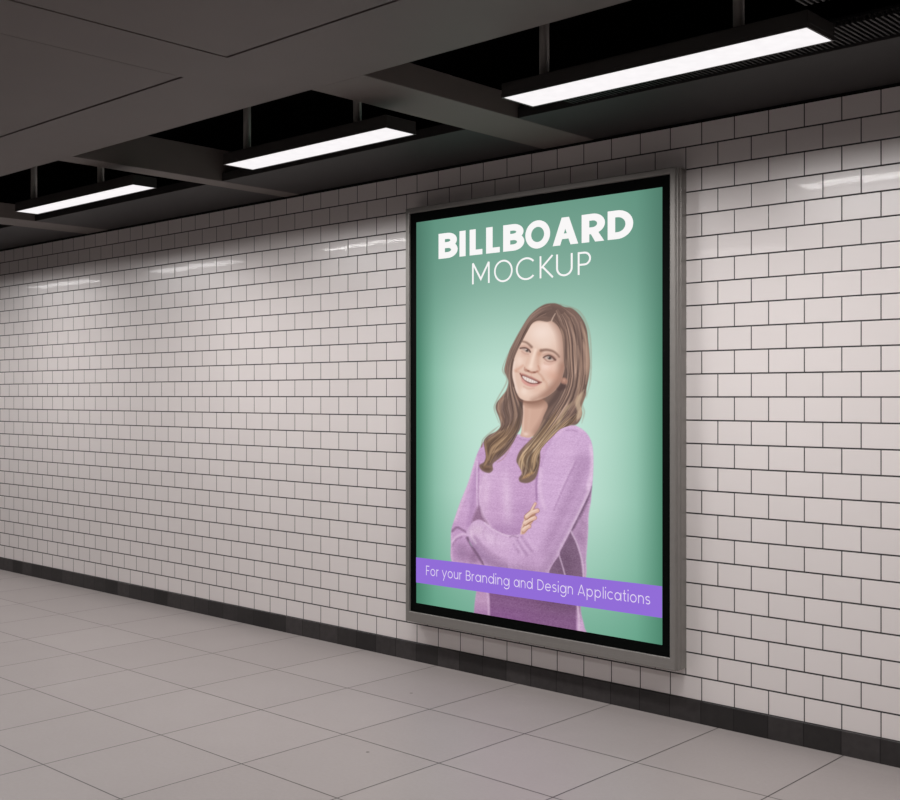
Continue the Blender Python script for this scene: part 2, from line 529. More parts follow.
def backdrop(u, v):
    """mint studio backdrop of the printed picture, brightest behind the sitter"""
    h = 1 - np.abs(2 * u - 1.02) ** 3.2
    h = np.clip(h, 0, 1) ** 0.85
    vv = np.interp(v, [0, .05, .15, .30, .45, .60, .70, .80, .90, 1.0], [.34, .44, .70, .96, 1.0, .96, .82, .58, .38, .22])
    g = np.clip(h * vv, 0, 1)[:, None]
    grey = np.interp(v, [0, .6, .85, 1], [0, .0, 1, 1])[:, None]
    edge = np.array([84., 150, 122]) * (1 - grey) + np.array([88., 140, 120]) * grey
    mid = np.array([196., 229, 215]) * (1 - grey) + np.array([176., 208, 194]) * grey
    corner = np.clip((np.abs(2 * u - 1) - .82) / .18, 0, 1)[:, None] * 0.12
    return (edge * (1 - g) + mid * g) * (1 - corner)

def to_mesh(P, name, y, parent, keep=None):
    nx, nz = P.nx, P.nz
    co = np.stack([P.X - bo[0], np.full(P.X.shape, y - bo[1]), P.Z - bo[2]], 1)
    idx = np.arange(nx * nz).reshape(nz, nx)
    q = np.stack([idx[:-1, :-1], idx[:-1, 1:], idx[1:, 1:], idx[1:, :-1]], -1).reshape(-1, 4)
    if keep is not None:
        q = q[keep[q].max(1) > 0.02]
        used = np.unique(q)
        remap = np.full(nx * nz, -1); remap[used] = np.arange(len(used))
        q = remap[q]; co = co[used]; rgb = P.rgb[used]
    else:
        rgb = P.rgb
    me = bpy.data.meshes.new(name)
    me.vertices.add(len(co)); me.vertices.foreach_set('co', co.astype(np.float32).ravel())
    me.loops.add(len(q) * 4); me.loops.foreach_set('vertex_index', q.astype(np.int32).ravel())
    me.polygons.add(len(q)); me.polygons.foreach_set('loop_start', (np.arange(len(q)) * 4).astype(np.int32))
    me.update(calc_edges=True)
    s = np.clip(rgb, 0, 255) / 255.0
    lin = np.where(s <= 0.04045, s / 12.92, ((s + 0.055) / 1.055) ** 2.4)
    ca = me.color_attributes.new('ink', 'FLOAT_COLOR', 'POINT')
    ca.data.foreach_set('color', np.hstack([lin, np.ones((len(lin), 1))]).astype(np.float32).ravel())
    me.materials.append(M['print'])
    o = bpy.data.objects.new(name, me); C.objects.link(o)
    o.parent = parent
    return o

B = Painter(PX0, PX1, PZ0, PZ1, 90, 120)
B.rgb = backdrop(B.u, B.v)
poster = to_mesh(B, 'poster', PY, bb)
poster['label'] = 'backlit mint green poster'

# ---- the sitter
W = Painter(-4.285, -3.290, PZ0, EYE + 0.53, 400, 600)
bgc = backdrop(W.u, W.v)
W.rgb = bgc.copy()
SW, SWL, SWD, SWX = (201, 163, 201), (224, 194, 220), (170, 130, 170), (116, 88, 114)

# torso (jumper body)
torso = [(474, 640), (474, 612), (476, 593), (480, 575), (478, 545), (474, 520), (475, 490), (478, 465), (486, 448), (502, 440), (518, 434),
         (531, 437), (548, 436), (563, 426), (572, 424.6), (580, 427.5), (587.5, 433.8), (592, 443), (593.5, 456), (593.3, 475), (592, 492), (591, 503), (589, 515),
         (588.5, 531), (587.5, 546), (586.5, 560), (586.5, 576), (581, 606), (585, 628), (586, 645)]
W.fill(torso, SW, 0.8, body=True)
tm = W.mask(torso, 0.8)
# tone over the body
W.blob(556, 560, 18, 30, (176, 138, 176), .8, clip=tm)
W.blob(500, 545, 22, 22, SWD, .35, clip=tm)
W.blob(507, 498, 5, 26, (229, 202, 227), .65, -4, clip=tm)
W.blob(486, 490, 5, 24, (226, 198, 222), .55, 6, clip=tm)
W.blob(495, 478, 12, 16, (212, 178, 212), .5, clip=tm)
W.blob(523, 515, 13, 20, (180, 140, 184), .55, clip=tm)
W.blob(528, 480, 8, 14, (196, 156, 198), .4, clip=tm)
W.blob(508, 530, 24, 8, (172, 132, 176), .55, clip=tm)
W.blob(508, 455, 14, 12, (204, 168, 206), .5, clip=tm)
# lower torso below the violet band
W.fill([(474, 585), (490, 585), (491, 640), (470, 640)], (186, 148, 182), 1.0, .9, clip=tm, smooth=False)
W.fill([(489, 586), (576, 590), (577, 650), (490, 640)], (128, 88, 130), 1.2, .95, clip=tm, smooth=False)
W.blob(500, 618, 30, 9, (138, 90, 144), .6, 10, clip=tm)
W.blob(560, 604, 28, 10, (112, 82, 110), .7, 10, clip=tm)
W.line([(487, 588), (488.5, 600), (489, 618)], (206, 172, 204), 1.3, 1.2, .7, .8, clip=tm)
W.line([(577.5, 604), (579, 618), (579.5, 636)], (208, 180, 206), 0.9, 1.0, .9, .6, clip=tm)
W.line([(581, 606), (583, 618), (586, 634)], (196, 160, 194), 0.9, 1.0, .8, .6, clip=tm)

# dark hollow between right arm and back
W.blob(588, 505, 5, 14, (176, 142, 176), .8, clip=tm)
W.fill([(592, 486), (587, 498), (572, 528), (560, 551), (546, 574), (545, 592), (583, 592), (583.5, 576), (581, 556), (577, 543), (572, 533), (577, 524), (583, 513), (588, 500)], (126, 98, 124), 1.6, .95, clip=tm, smooth=False)
W.line([(591, 488), (584, 502), (576, 518), (572, 527)], (104, 80, 104), 2.2, 2.4, .7, 2.0, clip=tm)
W.blob(583, 524, 4, 10, (158, 126, 158), .75, -20, clip=tm)
W.blob(566, 562, 9, 14, (110, 84, 108), .6, clip=tm)
W.fill([(572, 532), (577.5, 543), (581.5, 556), (584, 576), (590, 590), (594, 560), (592, 540), (587, 522), (579, 526)], (180, 146, 180), 1.8, .85, clip=tm, smooth=False)
W.blob(580, 536, 4, 9, (160, 126, 160), .6, -20, clip=tm)
W.line([(571, 531), (576.5, 542), (580.5, 554), (583, 566), (583.6, 580)], (214, 190, 212), 0.6, 0.7, .8, .7, clip=tm)
W.line([(558.8, 554), (562, 564), (566.5, 580)], (210, 184, 208), 0.6, 0.6, .85, .7, clip=tm)
W.line([(590, 505), (588.7, 530), (587.4, 555), (586.5, 578)], (222, 198, 222), 1.1, 1.1, .6, 1.2, clip=tm)

# light contour of the chest beside the left arm
W.line([(484, 475), (479.5, 491), (479, 504), (483, 517), (490, 526)], (232, 206, 228), 1.6, 1.2, .5, 2.0, clip=tm)
W.line([(487, 462), (484, 472), (481, 484)], (184, 146, 186), 1.4, 1.0, .4, 1.6, clip=tm)

# left arm (viewer's left)
larm = [(484, 441), (477.5, 452.5), (473, 466), (468, 482.5), (460, 502.5), (454, 520), (451, 531), (450.8, 545), (450.4, 555), (451.7, 562), (456, 572),
        (470, 575), (484, 572), (484, 564), (478, 552), (470, 542), (472, 526), (479, 519), (479, 505), (477, 492), (477, 478), (480, 468), (487, 456), (488, 446)]
W.fill(larm, (197, 158, 198), 0.8, body=True)
lm = W.mask(larm, .8)
W.blob(470, 500, 6, 22, (206, 170, 208), .6, 20, clip=lm)
W.line([(476, 458), (466, 490), (455, 520)], (226, 198, 222), 1.6, 2.0, .5, 1.5, clip=lm)
W.line([(478, 470), (474.5, 490), (472, 510), (470, 524)], (172, 132, 176), 2.4, 3, .55, 2.2, clip=lm)
W.line([(477.3, 462), (477.2, 480), (477.4, 500), (478.5, 512)], (230, 204, 228), .8, .8, .6, .7)
W.line([(479.0, 462), (478.6, 480), (478.4, 500), (480.2, 514)], (168, 128, 170), .7, .9, .6, .7, clip=tm)
W.fill([(478.6, 506), (483, 516), (488, 524), (484, 526), (476, 523), (472, 522)], (142, 106, 136), 1.6, .85)
W.blob(462, 552, 8, 10, (150, 116, 152), .75, -20, clip=lm)
W.blob(474, 557, 6, 8, (138, 104, 138), .7, clip=lm)
W.blob(457, 535, 4, 9, (190, 152, 190), .5, clip=lm)
W.line([(452.5, 531), (457, 527.5), (462, 529.5), (467, 532.5)], (138, 102, 136), 1.3, 0.9, .75, .9, clip=lm)
W.line([(452, 542), (456, 537), (462, 534), (467, 534.5)], (222, 192, 220), 1.0, 0.9, .7, .9, clip=lm)
W.line([(452.5, 546), (456, 540), (462, 537)], (146, 110, 146), 0.8, 0.6, .55, .8, clip=lm)
W.line([(451.6, 536), (451.4, 548), (452, 560)], (216, 186, 212), 0.9, .9, .6, .9, clip=lm)

# forearm lying across (goes into the right elbow)
fore = [(466.5, 534), (468, 529), (473, 522), (479, 519.6), (484.6, 522), (490, 526.8), (498, 531.6), (507, 534.8), (516, 535.5), (523, 533), (532, 540), (548, 552),
        (560, 553), (551, 566), (545, 580), (520, 584), (496, 578), (484, 566), (476, 553.5), (470, 543)]
W.fill(fore, (205, 170, 206), 0.8, body=True)
fm = W.mask(fore, .8)
W.blob(477, 530, 8, 7, (218, 190, 214), .75, clip=fm)
W.blob(490, 538, 10, 6, (222, 194, 220), .7, 30, clip=fm)
W.blob(503, 543, 12, 6, (214, 182, 214), .6, 15, clip=fm)
W.line([(472, 545), (480, 553), (492, 562), (510, 570), (530, 576)], (150, 116, 154), 5, 7, .7, 4.5, clip=fm)
W.line([(475, 537), (481, 545), (489, 553), (498, 558)], (170, 134, 170), 1.8, 1.2, .55, 1.5, clip=fm)
W.line([(486, 527), (483, 533), (486, 540)], (190, 154, 190), 0.9, .7, .5, .8, clip=fm)
W.line([(498, 533), (495, 540), (497, 547)], (190, 154, 190), 0.9, .7, .4, .8, clip=fm)
W.line([(467.5, 538), (471.5, 545), (477, 554), (483, 563), (487, 568)], (112, 82, 110), 1.5, 1.3, .75, 1.0, clip=lm)
W.line([(471, 531), (472, 537), (476, 543)], (226, 202, 222), 1.0, .8, .5, .9, clip=fm)
W.line([(485, 523), (492, 528.6), (500, 533), (508, 535.8), (518, 536)], (228, 202, 226), .8, .8, .65, .8)

# right upper arm (viewer's right)
rarm = [(563.8, 426), (572.5, 424.8), (580, 427.5), (587.5, 433.8), (592, 443), (593.6, 456), (593.2, 475), (590.5, 490), (580, 512.5), (571, 530), (560, 551), (547.5, 573), (540, 586),
        (514, 580), (508, 562), (512, 546), (521, 534), (530, 527), (538, 512), (537.4, 498), (537.2, 478), (541, 462), (549, 444)]
W.fill(rarm, (207, 172, 209), 0.8, body=True)
rm = W.mask(rarm, .8)
W.blob(566, 450, 15, 14, (214, 180, 214), .55, clip=rm)
W.line([(584, 462), (576, 484), (566, 506), (556, 528), (546, 550)], (178, 142, 180), 7.5, 6.0, .8, 5.0, clip=rm)
W.blob(580, 462, 8, 10, (186, 150, 188), .6, 20, clip=rm)
W.line([(576, 462), (568, 478), (560, 496), (554, 510)], (172, 134, 174), 1.0, 0.5, .65, .9, clip=rm)
W.line([(573.5, 462), (565, 480), (557, 498)], (220, 190, 220), 1.2, .8, .4, 1.2, clip=rm)
W.line([(590.8, 446), (592.4, 458), (591.8, 472), (588, 489)], (226, 200, 224), 1.7, 2.2, .7, 1.5, clip=rm)
W.line([(588.5, 492), (579, 512), (570, 530), (559, 551), (547, 573)], (216, 190, 214), 1.1, 1.1, .85, .8, clip=rm)
W.line([(585, 490), (576, 510), (566, 530), (555, 550), (543, 570)], (170, 136, 172), 2.4, 3, .5, 2.4, clip=rm)
W.blob(530, 560, 14, 12, (188, 152, 190), .6, 20, clip=rm)
W.blob(522, 574, 28, 9, (152, 118, 154), .7, 8, clip=rm)
W.blob(552, 562, 8, 14, (172, 138, 174), .6, 30, clip=rm)
W.line([(541, 470), (540, 486), (542, 500), (545, 508)], (228, 198, 226), 2.0, 1.6, .5, 1.6, clip=rm)
W.line([(539.5, 458), (537.4, 474), (536.4, 486), (536.8, 500)], (158, 118, 162), 0.9, 1.0, .75, .8)
W.line([(551, 440), (545, 452), (541, 466)], (180, 142, 182), 1.2, 1.0, .5, 1.0, clip=rm)
W.line([(566, 430.5), (572, 430.2), (577, 431.5)], (168, 130, 168), 0.6, .5, .6, .6, clip=rm)
W.line([(556, 436), (566, 427.5), (574, 426), (582, 430)], (224, 190, 220), 1.2, 1.2, .6, 1.0, clip=rm)
for p in ([(511, 541), (515, 545), (519, 552)], [(516, 538), (521, 546), (527, 555)], [(522, 537), (527, 545), (532, 551)]):
    W.line(p, (160, 124, 162), 1.0, 1.3, .5, 1.4, clip=rm)
for p in ([(513.5, 541), (518, 547), (523, 555)], [(519, 537), (525, 547), (530, 553)], [(526, 536), (531, 543), (537, 549)]):
    W.line(p, (222, 192, 222), .9, 1.1, .35, 1.4, clip=rm)
W.line([(510, 537), (513, 535.8), (518, 537.5)], (150, 112, 150), .7, .7, .6, .7)

# neckline band
W.line([(517, 437), (522, 439.5), (529, 440.5), (535, 441)], (178, 138, 176), 0.7, .7, .55, .6, clip=tm)
W.line([(518, 434.8), (524, 436.6), (530, 437.2)], (220, 188, 216), .8, .8, .6, .6, clip=tm)
W.line([(517, 444), (525, 446), (532, 447)], (186, 148, 186), 0.6, .6, .4, .7, clip=tm)

# knitted surface: fine horizontal ribs and fuzz
body = np.maximum.reduce([tm, lm, fm, rm])
hz = rng.normal(0, 1, (600, 400))
hz = (hz + np.roll(hz, 1, 1) + np.roll(hz, 2, 1)) * 2.6 + np.repeat(rng.normal(0, 1, (150, 1)), 4, 0) * 1.6
W.rgb += (body * (rng.normal(0, 2.4, body.shape) + hz.ravel() + 0.8 * np.sin(W.Z * 2 * math.pi / 0.0125 + W.X * 18)))[:, None] * np.array([1, 1.05, 1])

# hand tucked under the upper arm: four fingers, each with its own tip
SK, SKL, SKD, SKX = (222, 184, 166), (240, 214, 198), (188, 136, 110), (146, 98, 78)
W.fill([(521, 533.5), (521.6, 528), (524, 521), (524.4, 517), (529, 511.5), (534, 509), (535, 517), (531, 525), (527, 531), (524, 534)], (204, 160, 140), .6, 1, body=True)
fingers = [([(531.4, 511.2), (533.2, 507.6), (535.4, 503.6)], 1.1, .9), ([(526.6, 516.6), (531.5, 512.6), (537.4, 510.6)], 2.0, 1.9),
           ([(525.2, 523.0), (530, 519.8), (534.8, 517.8)], 2.0, 1.9), ([(523.6, 529.8), (526.6, 527.2), (529.2, 526.2)], 2.1, 1.9)]
for p, a, b in fingers:
    W.line(p, SKX, a + .45, b + .45, .75, .45, body=True)
for p, a, b in fingers:
    W.line(p, SK, a, b, 1, .45, body=True)
    q = [(x - .3, y - .7) for x, y in p]
    W.line(q, SKL, a * .4, b * .4, .8, .6)
    W.blob(p[-1][0] + .2, p[-1][1] + .2, 1.2, 1.2, (226, 170, 158), .6)
W.line([(527, 519.6), (531, 516.6), (536, 514)], SKX, .35, .35, .8, .4)
W.line([(526, 525.6), (529, 523), (533, 521)], SKX, .35, .35, .8, .4)
W.line([(521, 534), (522, 528), (524.5, 520)], (236, 208, 194), .6, .6, .7, .5)

# neck
neck = [(519, 396), (520, 412), (521.5, 428), (520.5, 435.5), (524, 437), (530, 437.6), (537, 434), (546, 420), (552, 404), (553, 392), (535, 398)]
W.fill(neck, (209, 170, 152), .7, body=True)
nm = W.mask(neck, .7)
W.fill([(518, 398), (524, 404), (533, 407), (544, 405), (555, 396), (552, 388), (530, 396)], (160, 122, 106), 3.0, .9, clip=nm)
W.line([(551, 402), (545, 418), (536, 432)], (160, 122, 108), 4, 3, .6, 2.5, clip=nm)
W.line([(523.6, 406), (523.4, 420), (523, 432)], (232, 204, 190), .7, .8, .6, .8, clip=nm)
W.blob(526, 434, 3, 2, (240, 214, 202), .8, clip=nm)
W.line([(530, 410), (529, 422), (528, 432)], (216, 180, 162), 1.2, 1.2, .5, 1.2, clip=nm)

# ---- hair behind the face
H0, H1, H2, H3 = (92, 75, 71), (126, 102, 93), (168, 138, 122), (200, 168, 150)
hair = [(548, 303.3), (555, 303), (560.5, 304.6), (564.5, 306.6), (571.7, 307.8), (578.3, 312.8), (583.9, 320.6), (587.2, 329.4), (588.6, 340), (589.8, 352), (590.4, 365), (589.2, 377),
        (587, 388), (586.4, 395), (584, 401), (582, 407), (582.6, 414), (580, 421), (576, 425), (568.8, 425.6), (560, 429), (552.5, 436), (543.8, 445), (540, 451), (540.3, 457), (539.4, 466), (537, 475),
        (533.8, 480), (527.5, 483), (520.5, 482), (519, 478), (522, 473), (519.6, 467), (516.5, 461), (519, 452.5), (524, 446), (530, 440), (538.5, 429), (544, 416), (548, 405), (540, 398),
        (526, 398), (523, 403), (523, 415), (521, 427.5), (517, 435), (512.5, 443.8), (506, 452.5), (499, 458.8), (493, 464), (493, 470), (488.8, 473), (482, 470.5), (479.4, 465.4), (484, 462), (486, 457), (485, 449),
        (483.6, 441), (488.5, 435), (496.5, 431), (500.4, 426), (499.2, 419), (495.6, 409), (496.6, 402.5), (502, 396), (506.4, 390), (508.4, 382), (506.4, 376), (504.2, 369), (508.9, 352), (513.3, 342.8), (520.6, 329.4),
        (528.3, 317), (536, 309.4), (542.8, 305)]
W.fill(hair, H1, .7, body=True)
hm = W.mask(hair, .7)

def strands(guides, n, cols, wid=(.25, .6), alpha=(.35, .75), jitter=.6, clip=None, seed=1):
    r = np.random.default_rng(seed)
    G = [spline(g, False, 5) for g in guides]
    L = 22
    G = [np.stack([np.interp(np.linspace(0, 1, L), np.linspace(0, 1, len(g)), g[:, c]) for c in (0, 1)], 1) for g in G]
    for _ in range(n):
        t = r.uniform(0, len(G) - 1.001); k = int(t); f = t - k
        p = G[k] * (1 - f) + G[k + 1] * f
        p = p + np.cumsum(r.normal(0, jitter / L, (L, 2)), 0)
        a = r.uniform(0, .5); b = r.uniform(max(a + .25, .5), 1.0)
        p = p[int(a * (L - 1)):int(b * (L - 1)) + 1]
        if len(p) < 3: continue
        c = cols[r.integers(len(cols))]
        c = np.array(c) + r.normal(0, 5)
        W.line(p, c, r.uniform(*wid), None, r.uniform(*alpha), .45, clip=clip, smooth=False, taper=True)

# right mass (viewer's right): from the parting down over the shoulder
gR = [[(556, 311), (560, 322), (563.5, 338), (564.5, 356), (566, 376), (561, 394), (550, 412), (538, 432), (524, 450), (518, 464), (522, 477)],
      [(558, 309), (565, 322), (569, 340), (570, 360), (571, 380), (565, 398), (554, 416), (543, 434), (531, 450), (526, 464), (526, 480)],
      [(560, 307), (571, 318), (576, 336), (577, 358), (577.5, 380), (571, 402), (560, 420), (548, 436), (536, 450), (534, 464), (531, 479)],
      [(562, 306), (577, 316), (583, 334), (584, 356), (584.5, 378), (579, 400), (568, 418), (554, 432), (541, 446), (538.5, 460), (536, 474)],
      [(564, 306.5), (581, 317), (587, 336), (589.2, 356), (588.5, 378), (584.5, 398), (581, 410), (574, 422), (556, 433), (541, 450), (539, 466)]]
# left mass
gL = [[(552, 312), (541, 316), (530, 325), (523, 339), (516.5, 353), (512, 366), (511.5, 380), (516, 396), (522, 412), (519, 430), (508, 448), (494, 461)],
      [(552, 309), (538, 313), (526, 325), (518, 340), (511.5, 354), (508.5, 368), (509.5, 382), (511, 396), (514, 412), (512, 426), (502, 442), (489, 456), (491, 470)],
      [(551, 306), (537, 311), (523, 327), (514.5, 342), (509, 355), (505.6, 369), (508.4, 381), (505, 394), (504, 408), (507, 422), (498, 436), (486, 446), (487, 460), (485, 470)],
      [(550, 304), (534, 311.5), (521, 329.5), (513.6, 343), (508.9, 354), (504.8, 369), (508, 381), (500, 399), (497, 408), (501.5, 423), (494, 433), (484.5, 442), (486, 456), (481, 467)]]
W.fill([(523, 398), (522.5, 415), (519, 432), (508, 447), (498, 456), (500, 446), (510, 430), (515, 412), (513, 394), (510, 378), (514, 384), (518, 395)], H0, 1.6, .9, clip=hm)
W.fill([(563, 372), (566, 386), (560, 398), (548, 410), (543, 418), (548, 404), (556, 392), (560, 384)], (96, 78, 74), 1.8, .85, clip=hm)
W.fill([(549, 306), (556, 306), (566, 312), (572, 325), (572, 345), (566, 352), (563, 334), (556, 322), (548, 318), (538, 318), (530, 324), (534, 312)], (104, 84, 78), 2.5, .7, clip=hm)
strands(gR, 330, [H0, H0, (84, 68, 66), H1, H1, H2, H2, H3], wid=(.18, .6), alpha=(.3, .75), clip=hm, seed=3)
strands(gL, 280, [H0, H0, H1, H2, (118, 96, 88), (186, 156, 140)], wid=(.18, .55), alpha=(.3, .75), clip=hm, seed=4)
# golden ends
gR2 = [[(556, 408), (545, 425), (531, 444), (521, 456), (518.5, 466), (523, 476)], [(566, 412), (553, 428), (540, 444), (529, 458), (527, 470), (522, 480)],
       [(577, 414), (562, 427), (548, 440), (538, 454), (535, 468), (527, 481)], [(582, 408), (576, 421), (556, 434), (541, 450), (538.5, 466), (532, 480)]]
gL2 = [[(521, 416), (516, 432), (504, 446), (495, 456), (490, 466)], [(512, 420), (505, 434), (492, 446), (488, 458), (484, 469)], [(502, 424), (496, 434), (486, 442), (487, 456), (482, 468)]]
strands(gR2, 200, [(128, 102, 82), (160, 130, 102), (192, 160, 126), (216, 190, 160), (96, 78, 68), (92, 76, 68)], wid=(.2, .6), alpha=(.4, .9), clip=hm, seed=5)
strands(gL2, 130, [(124, 98, 80), (156, 126, 100), (190, 158, 126), (96, 76, 66), (92, 74, 66)], wid=(.2, .6), alpha=(.4, .9), clip=hm, seed=6)
# broad lights and darks
for p, c, w0, w1, al in (
        ([(569, 322), (575, 340), (577, 360), (574, 384)], H3, 1.0, .9, .55), ([(581, 322), (586, 340), (588, 362), (586, 384)], (208, 174, 150), 1.4, 1.4, .55),
        ([(573, 322), (579, 345), (579, 372)], H0, 1.0, 1.2, .5), ([(566, 330), (568, 350), (569, 372)], (182, 152, 132), .8, .8, .5),
        ([(584, 390), (578, 402), (580, 412), (577, 421)], (222, 196, 166), 2.6, 2.6, .6), ([(572, 402), (563, 414), (556, 427)], (206, 178, 148), 1.6, 1.4, .6),
        ([(556, 412), (546, 428), (536, 442)], (112, 90, 76), 1.4, 1.2, .6), ([(533, 448), (530, 460), (533, 472)], (98, 80, 70), 1.5, 1.4, .6), ([(523, 452), (523, 462), (529, 470)], (206, 174, 138), 1.2, 1.0, .6),
        ([(522, 479), (528, 475), (535, 472)], (204, 160, 112), 1.3, 1.0, .6), ([(539, 447), (536, 456), (538, 464)], (196, 166, 134), .9, .9, .5),
        ([(506, 372), (506, 364), (511, 352)], (160, 126, 112), 1.4, 1.0, .45), ([(500, 402), (504, 394), (509, 386)], (170, 134, 116), 1.8, 1.0, .5),
        ([(498, 412), (503, 418), (505, 426)], (104, 82, 72), 1.2, 1.0, .6), ([(504, 430), (494, 437), (487, 443)], (196, 162, 132), 1.4, 1.2, .55), ([(486, 446), (490, 441), (500, 437)], (100, 80, 68), 1.4, 1.0, .5),
        ([(508, 442), (500, 449), (492, 453)], (192, 158, 128), 1.3, 1.0, .55), ([(492, 452), (490, 460), (488, 466)], (98, 78, 68), 1.2, 1.2, .55), ([(482, 466), (486, 469), (491, 469)], (94, 72, 60), 1.6, 1.6, .6),
        ([(520, 402), (520, 416), (516, 430)], (92, 76, 68), 1.6, 1.6, .6)):
    W.line(p, c, w0, w1, al, 1.0, clip=hm, taper=True)
for q, c, w0, al in (
        ([(541, 312), (530, 320), (521, 335), (514, 349)], (158, 130, 118), 1.1, .5), ([(547, 308), (536, 313), (525, 325)], (148, 120, 110), .9, .45),
        ([(567, 311), (577, 319), (582, 332)], (150, 122, 112), 1.2, .5), ([(563, 314), (570, 325), (573, 338)], (142, 116, 106), .9, .45),
        ([(583, 340), (586, 356), (585.6, 374)], (200, 166, 146), 1.5, .55), ([(578, 346), (581, 366), (578, 388)], (186, 152, 132), .9, .5),
        ([(576, 374), (572, 392), (562, 408)], (96, 78, 72), 1.3, .55), ([(580, 380), (577, 396), (569, 410)], (192, 160, 136), 1.0, .5),
        ([(505, 398), (500, 404), (500, 414), (504, 424)], (184, 150, 128), 1.2, .5), ([(510, 394), (506, 408), (509, 420), (505, 430)], (98, 79, 71), 1.1, .55),
        ([(515, 400), (515, 416), (510, 430), (501, 440)], (150, 122, 104), .9, .5), ([(503, 432), (495, 438), (489, 446), (489, 455)], (104, 82, 68), 1.2, .6),
        ([(507, 436), (499, 443), (492, 449), (489, 460)], (202, 168, 134), 1.0, .6), ([(511, 442), (503, 449), (496, 455)], (108, 86, 72), 1.0, .6),
        ([(485.5, 440), (485.6, 450), (487.6, 459), (484, 466)], (178, 144, 112), .9, .5), ([(483, 468), (487, 466.5), (491.6, 467.5)], (150, 116, 88), .8, .5),
        ([(545, 420), (535, 436), (526, 448), (521, 460)], (206, 174, 140), .8, .5), ([(552, 414), (541, 432), (530, 448), (525, 462), (529, 474)], (100, 80, 68), 1.0, .55),
        ([(560, 420), (548, 434), (537, 448), (533, 462)], (196, 164, 132), .8, .5), ([(531, 454), (527.6, 464), (530.6, 474)], (92, 76, 66), 1.1, .55)):
    W.line(q, c, w0, None, al, 1.1, clip=hm, taper=True)
W.line([(497.5, 462), (503, 459), (508, 452), (511, 446)], (176, 134, 140), .5, .4, .6, .5)

for gs, sd in (([[(560, 304), (578, 311), (588, 330), (590.6, 356), (590, 378), (586.5, 396)], [(560, 303.4), (580, 311.5), (589.6, 330), (592, 356), (591, 380), (586.6, 399)]], 21),
               ([[(583, 392), (580, 404), (583.6, 412), (581, 424)], [(586, 396), (584, 404), (585.4, 412), (583, 422)]], 22),
               ([[(506, 360), (503, 369), (507.6, 380), (499, 398), (495, 408), (500, 424)], [(508, 352), (502.6, 370), (506.6, 381), (497, 399), (494, 409), (498.6, 422)]], 23),
               ([[(500, 425), (494, 431), (484, 438), (482.4, 446), (484.6, 458), (478, 466)], [(498, 427), (490, 432.4), (482.4, 440), (481.6, 448)]], 24)):
    G_ = gs
    r_ = np.random.default_rng(sd)
    for _ in range(16):
        t_ = r_.uniform(0, 1)
        n_ = min(len(G_[0]), len(G_[1]))
        a_ = np.array(G_[0][:n_], float) * (1 - t_) + np.array(G_[1][:n_], float) * t_
        W.line(a_ + r_.normal(0, .3, a_.shape), (150, 122, 106) if sd < 23 else (140, 112, 98), .22, .22, r_.uniform(.25, .6), .5, taper=True, body=True)

# ---- face
face = [(552.2, 321.6), (547, 322), (538.3, 321), (531.7, 324), (527, 331.7), (522.5, 340), (517.4, 350), (513.9, 359), (512.6, 367.6), (512.4, 375.5), (514, 383.4), (516.2, 391), (519.2, 397.2),
        (523, 399.8), (527, 400.8), (532, 400.8), (539, 399.8), (546, 397), (552, 393), (557.5, 387.5), (561, 381), (563.5, 373), (565, 362), (564.5, 350), (563.8, 341), (562.2, 333.9), (558.3, 327)]
W.fill(face, (226, 194, 177), .6, body=True)
fc = W.mask(face, .6)
# planes of the face
W.blob(542, 333, 15, 12, (243, 221, 209), .95, clip=fc)
W.blob(545, 343, 8, 6, (238, 214, 200), .7, clip=fc)
W.line([(556, 320), (562, 330), (565, 342), (565.5, 354), (563.5, 370), (558, 386), (548, 396)], (160, 122, 108), 4.5, 5.5, .8, 5.0, clip=fc)
W.line([(562, 366), (556, 383), (545, 394), (533, 400)], (158, 116, 100), 2.5, 2.0, .6, 3.0, clip=fc)
W.blob(549, 368, 8, 6, (234, 194, 178), .75, clip=fc)
W.blob(545.5, 366.5, 5, 3.6, (243, 213, 201), .85, clip=fc)
W.line([(522, 353.6), (525.5, 355.8), (529, 356.2)], (208, 166, 152), .7, .7, .45, 1.0, clip=fc)
W.blob(553, 376, 6, 5, (212, 160, 140), .55, clip=fc)
W.blob(519.5, 361, 4.5, 6, (242, 216, 202), .8, clip=fc)
W.line([(514.6, 362), (513.4, 372), (514.6, 382), (517.2, 392)], (240, 216, 204), 1.3, 1.4, .75, 1.2, clip=fc)
W.blob(527, 393, 7, 5, (236, 208, 192), .8, clip=fc)
W.blob(524, 391, 3.5, 4, (244, 222, 208), .7, clip=fc)
W.blob(539, 390, 6, 4, (226, 186, 168), .5, clip=fc)
W.line([(553, 321), (545, 320.6), (537, 320.4), (530, 324), (525, 332), (520, 342), (515.6, 352)], (196, 156, 138), 1.4, 1.1, .55, 1.6, clip=fc)
W.line([(530, 347), (528, 353), (522, 356)], (222, 184, 168), 1.2, 1.2, .4, 1.4, clip=fc)
# nose
W.line([(540.5, 351), (538.4, 357), (538.2, 364), (538.6, 369)], (208, 166, 146), 1.6, 1.8, .65, 1.8, clip=fc)
W.blob(539.5, 353.5, 3, 3, (196, 150, 128), .6, clip=fc)
W.line([(535.5, 350), (533, 358), (531, 366)], (246, 222, 206), 1.3, 1.6, .8, 1.2, clip=fc)
W.blob(530.6, 367.2, 2.6, 2.4, (244, 218, 202), .8, clip=fc)
W.line([(528.5, 358), (526.5, 364), (525.8, 369)], (222, 184, 166), .9, .8, .5, 1.0, clip=fc)
W.line([(526, 369.6), (528.6, 371.2), (531.6, 372.4), (534.6, 372.4), (537.4, 371.4)], (168, 112, 96), .9, .9, .8, .8, clip=fc)
W.blob(528.4, 370.9, 1.2, .7, (120, 74, 64), .8, clip=fc)
W.blob(534.4, 372.2, 1.6, .7, (126, 80, 68), .8, 8, clip=fc)
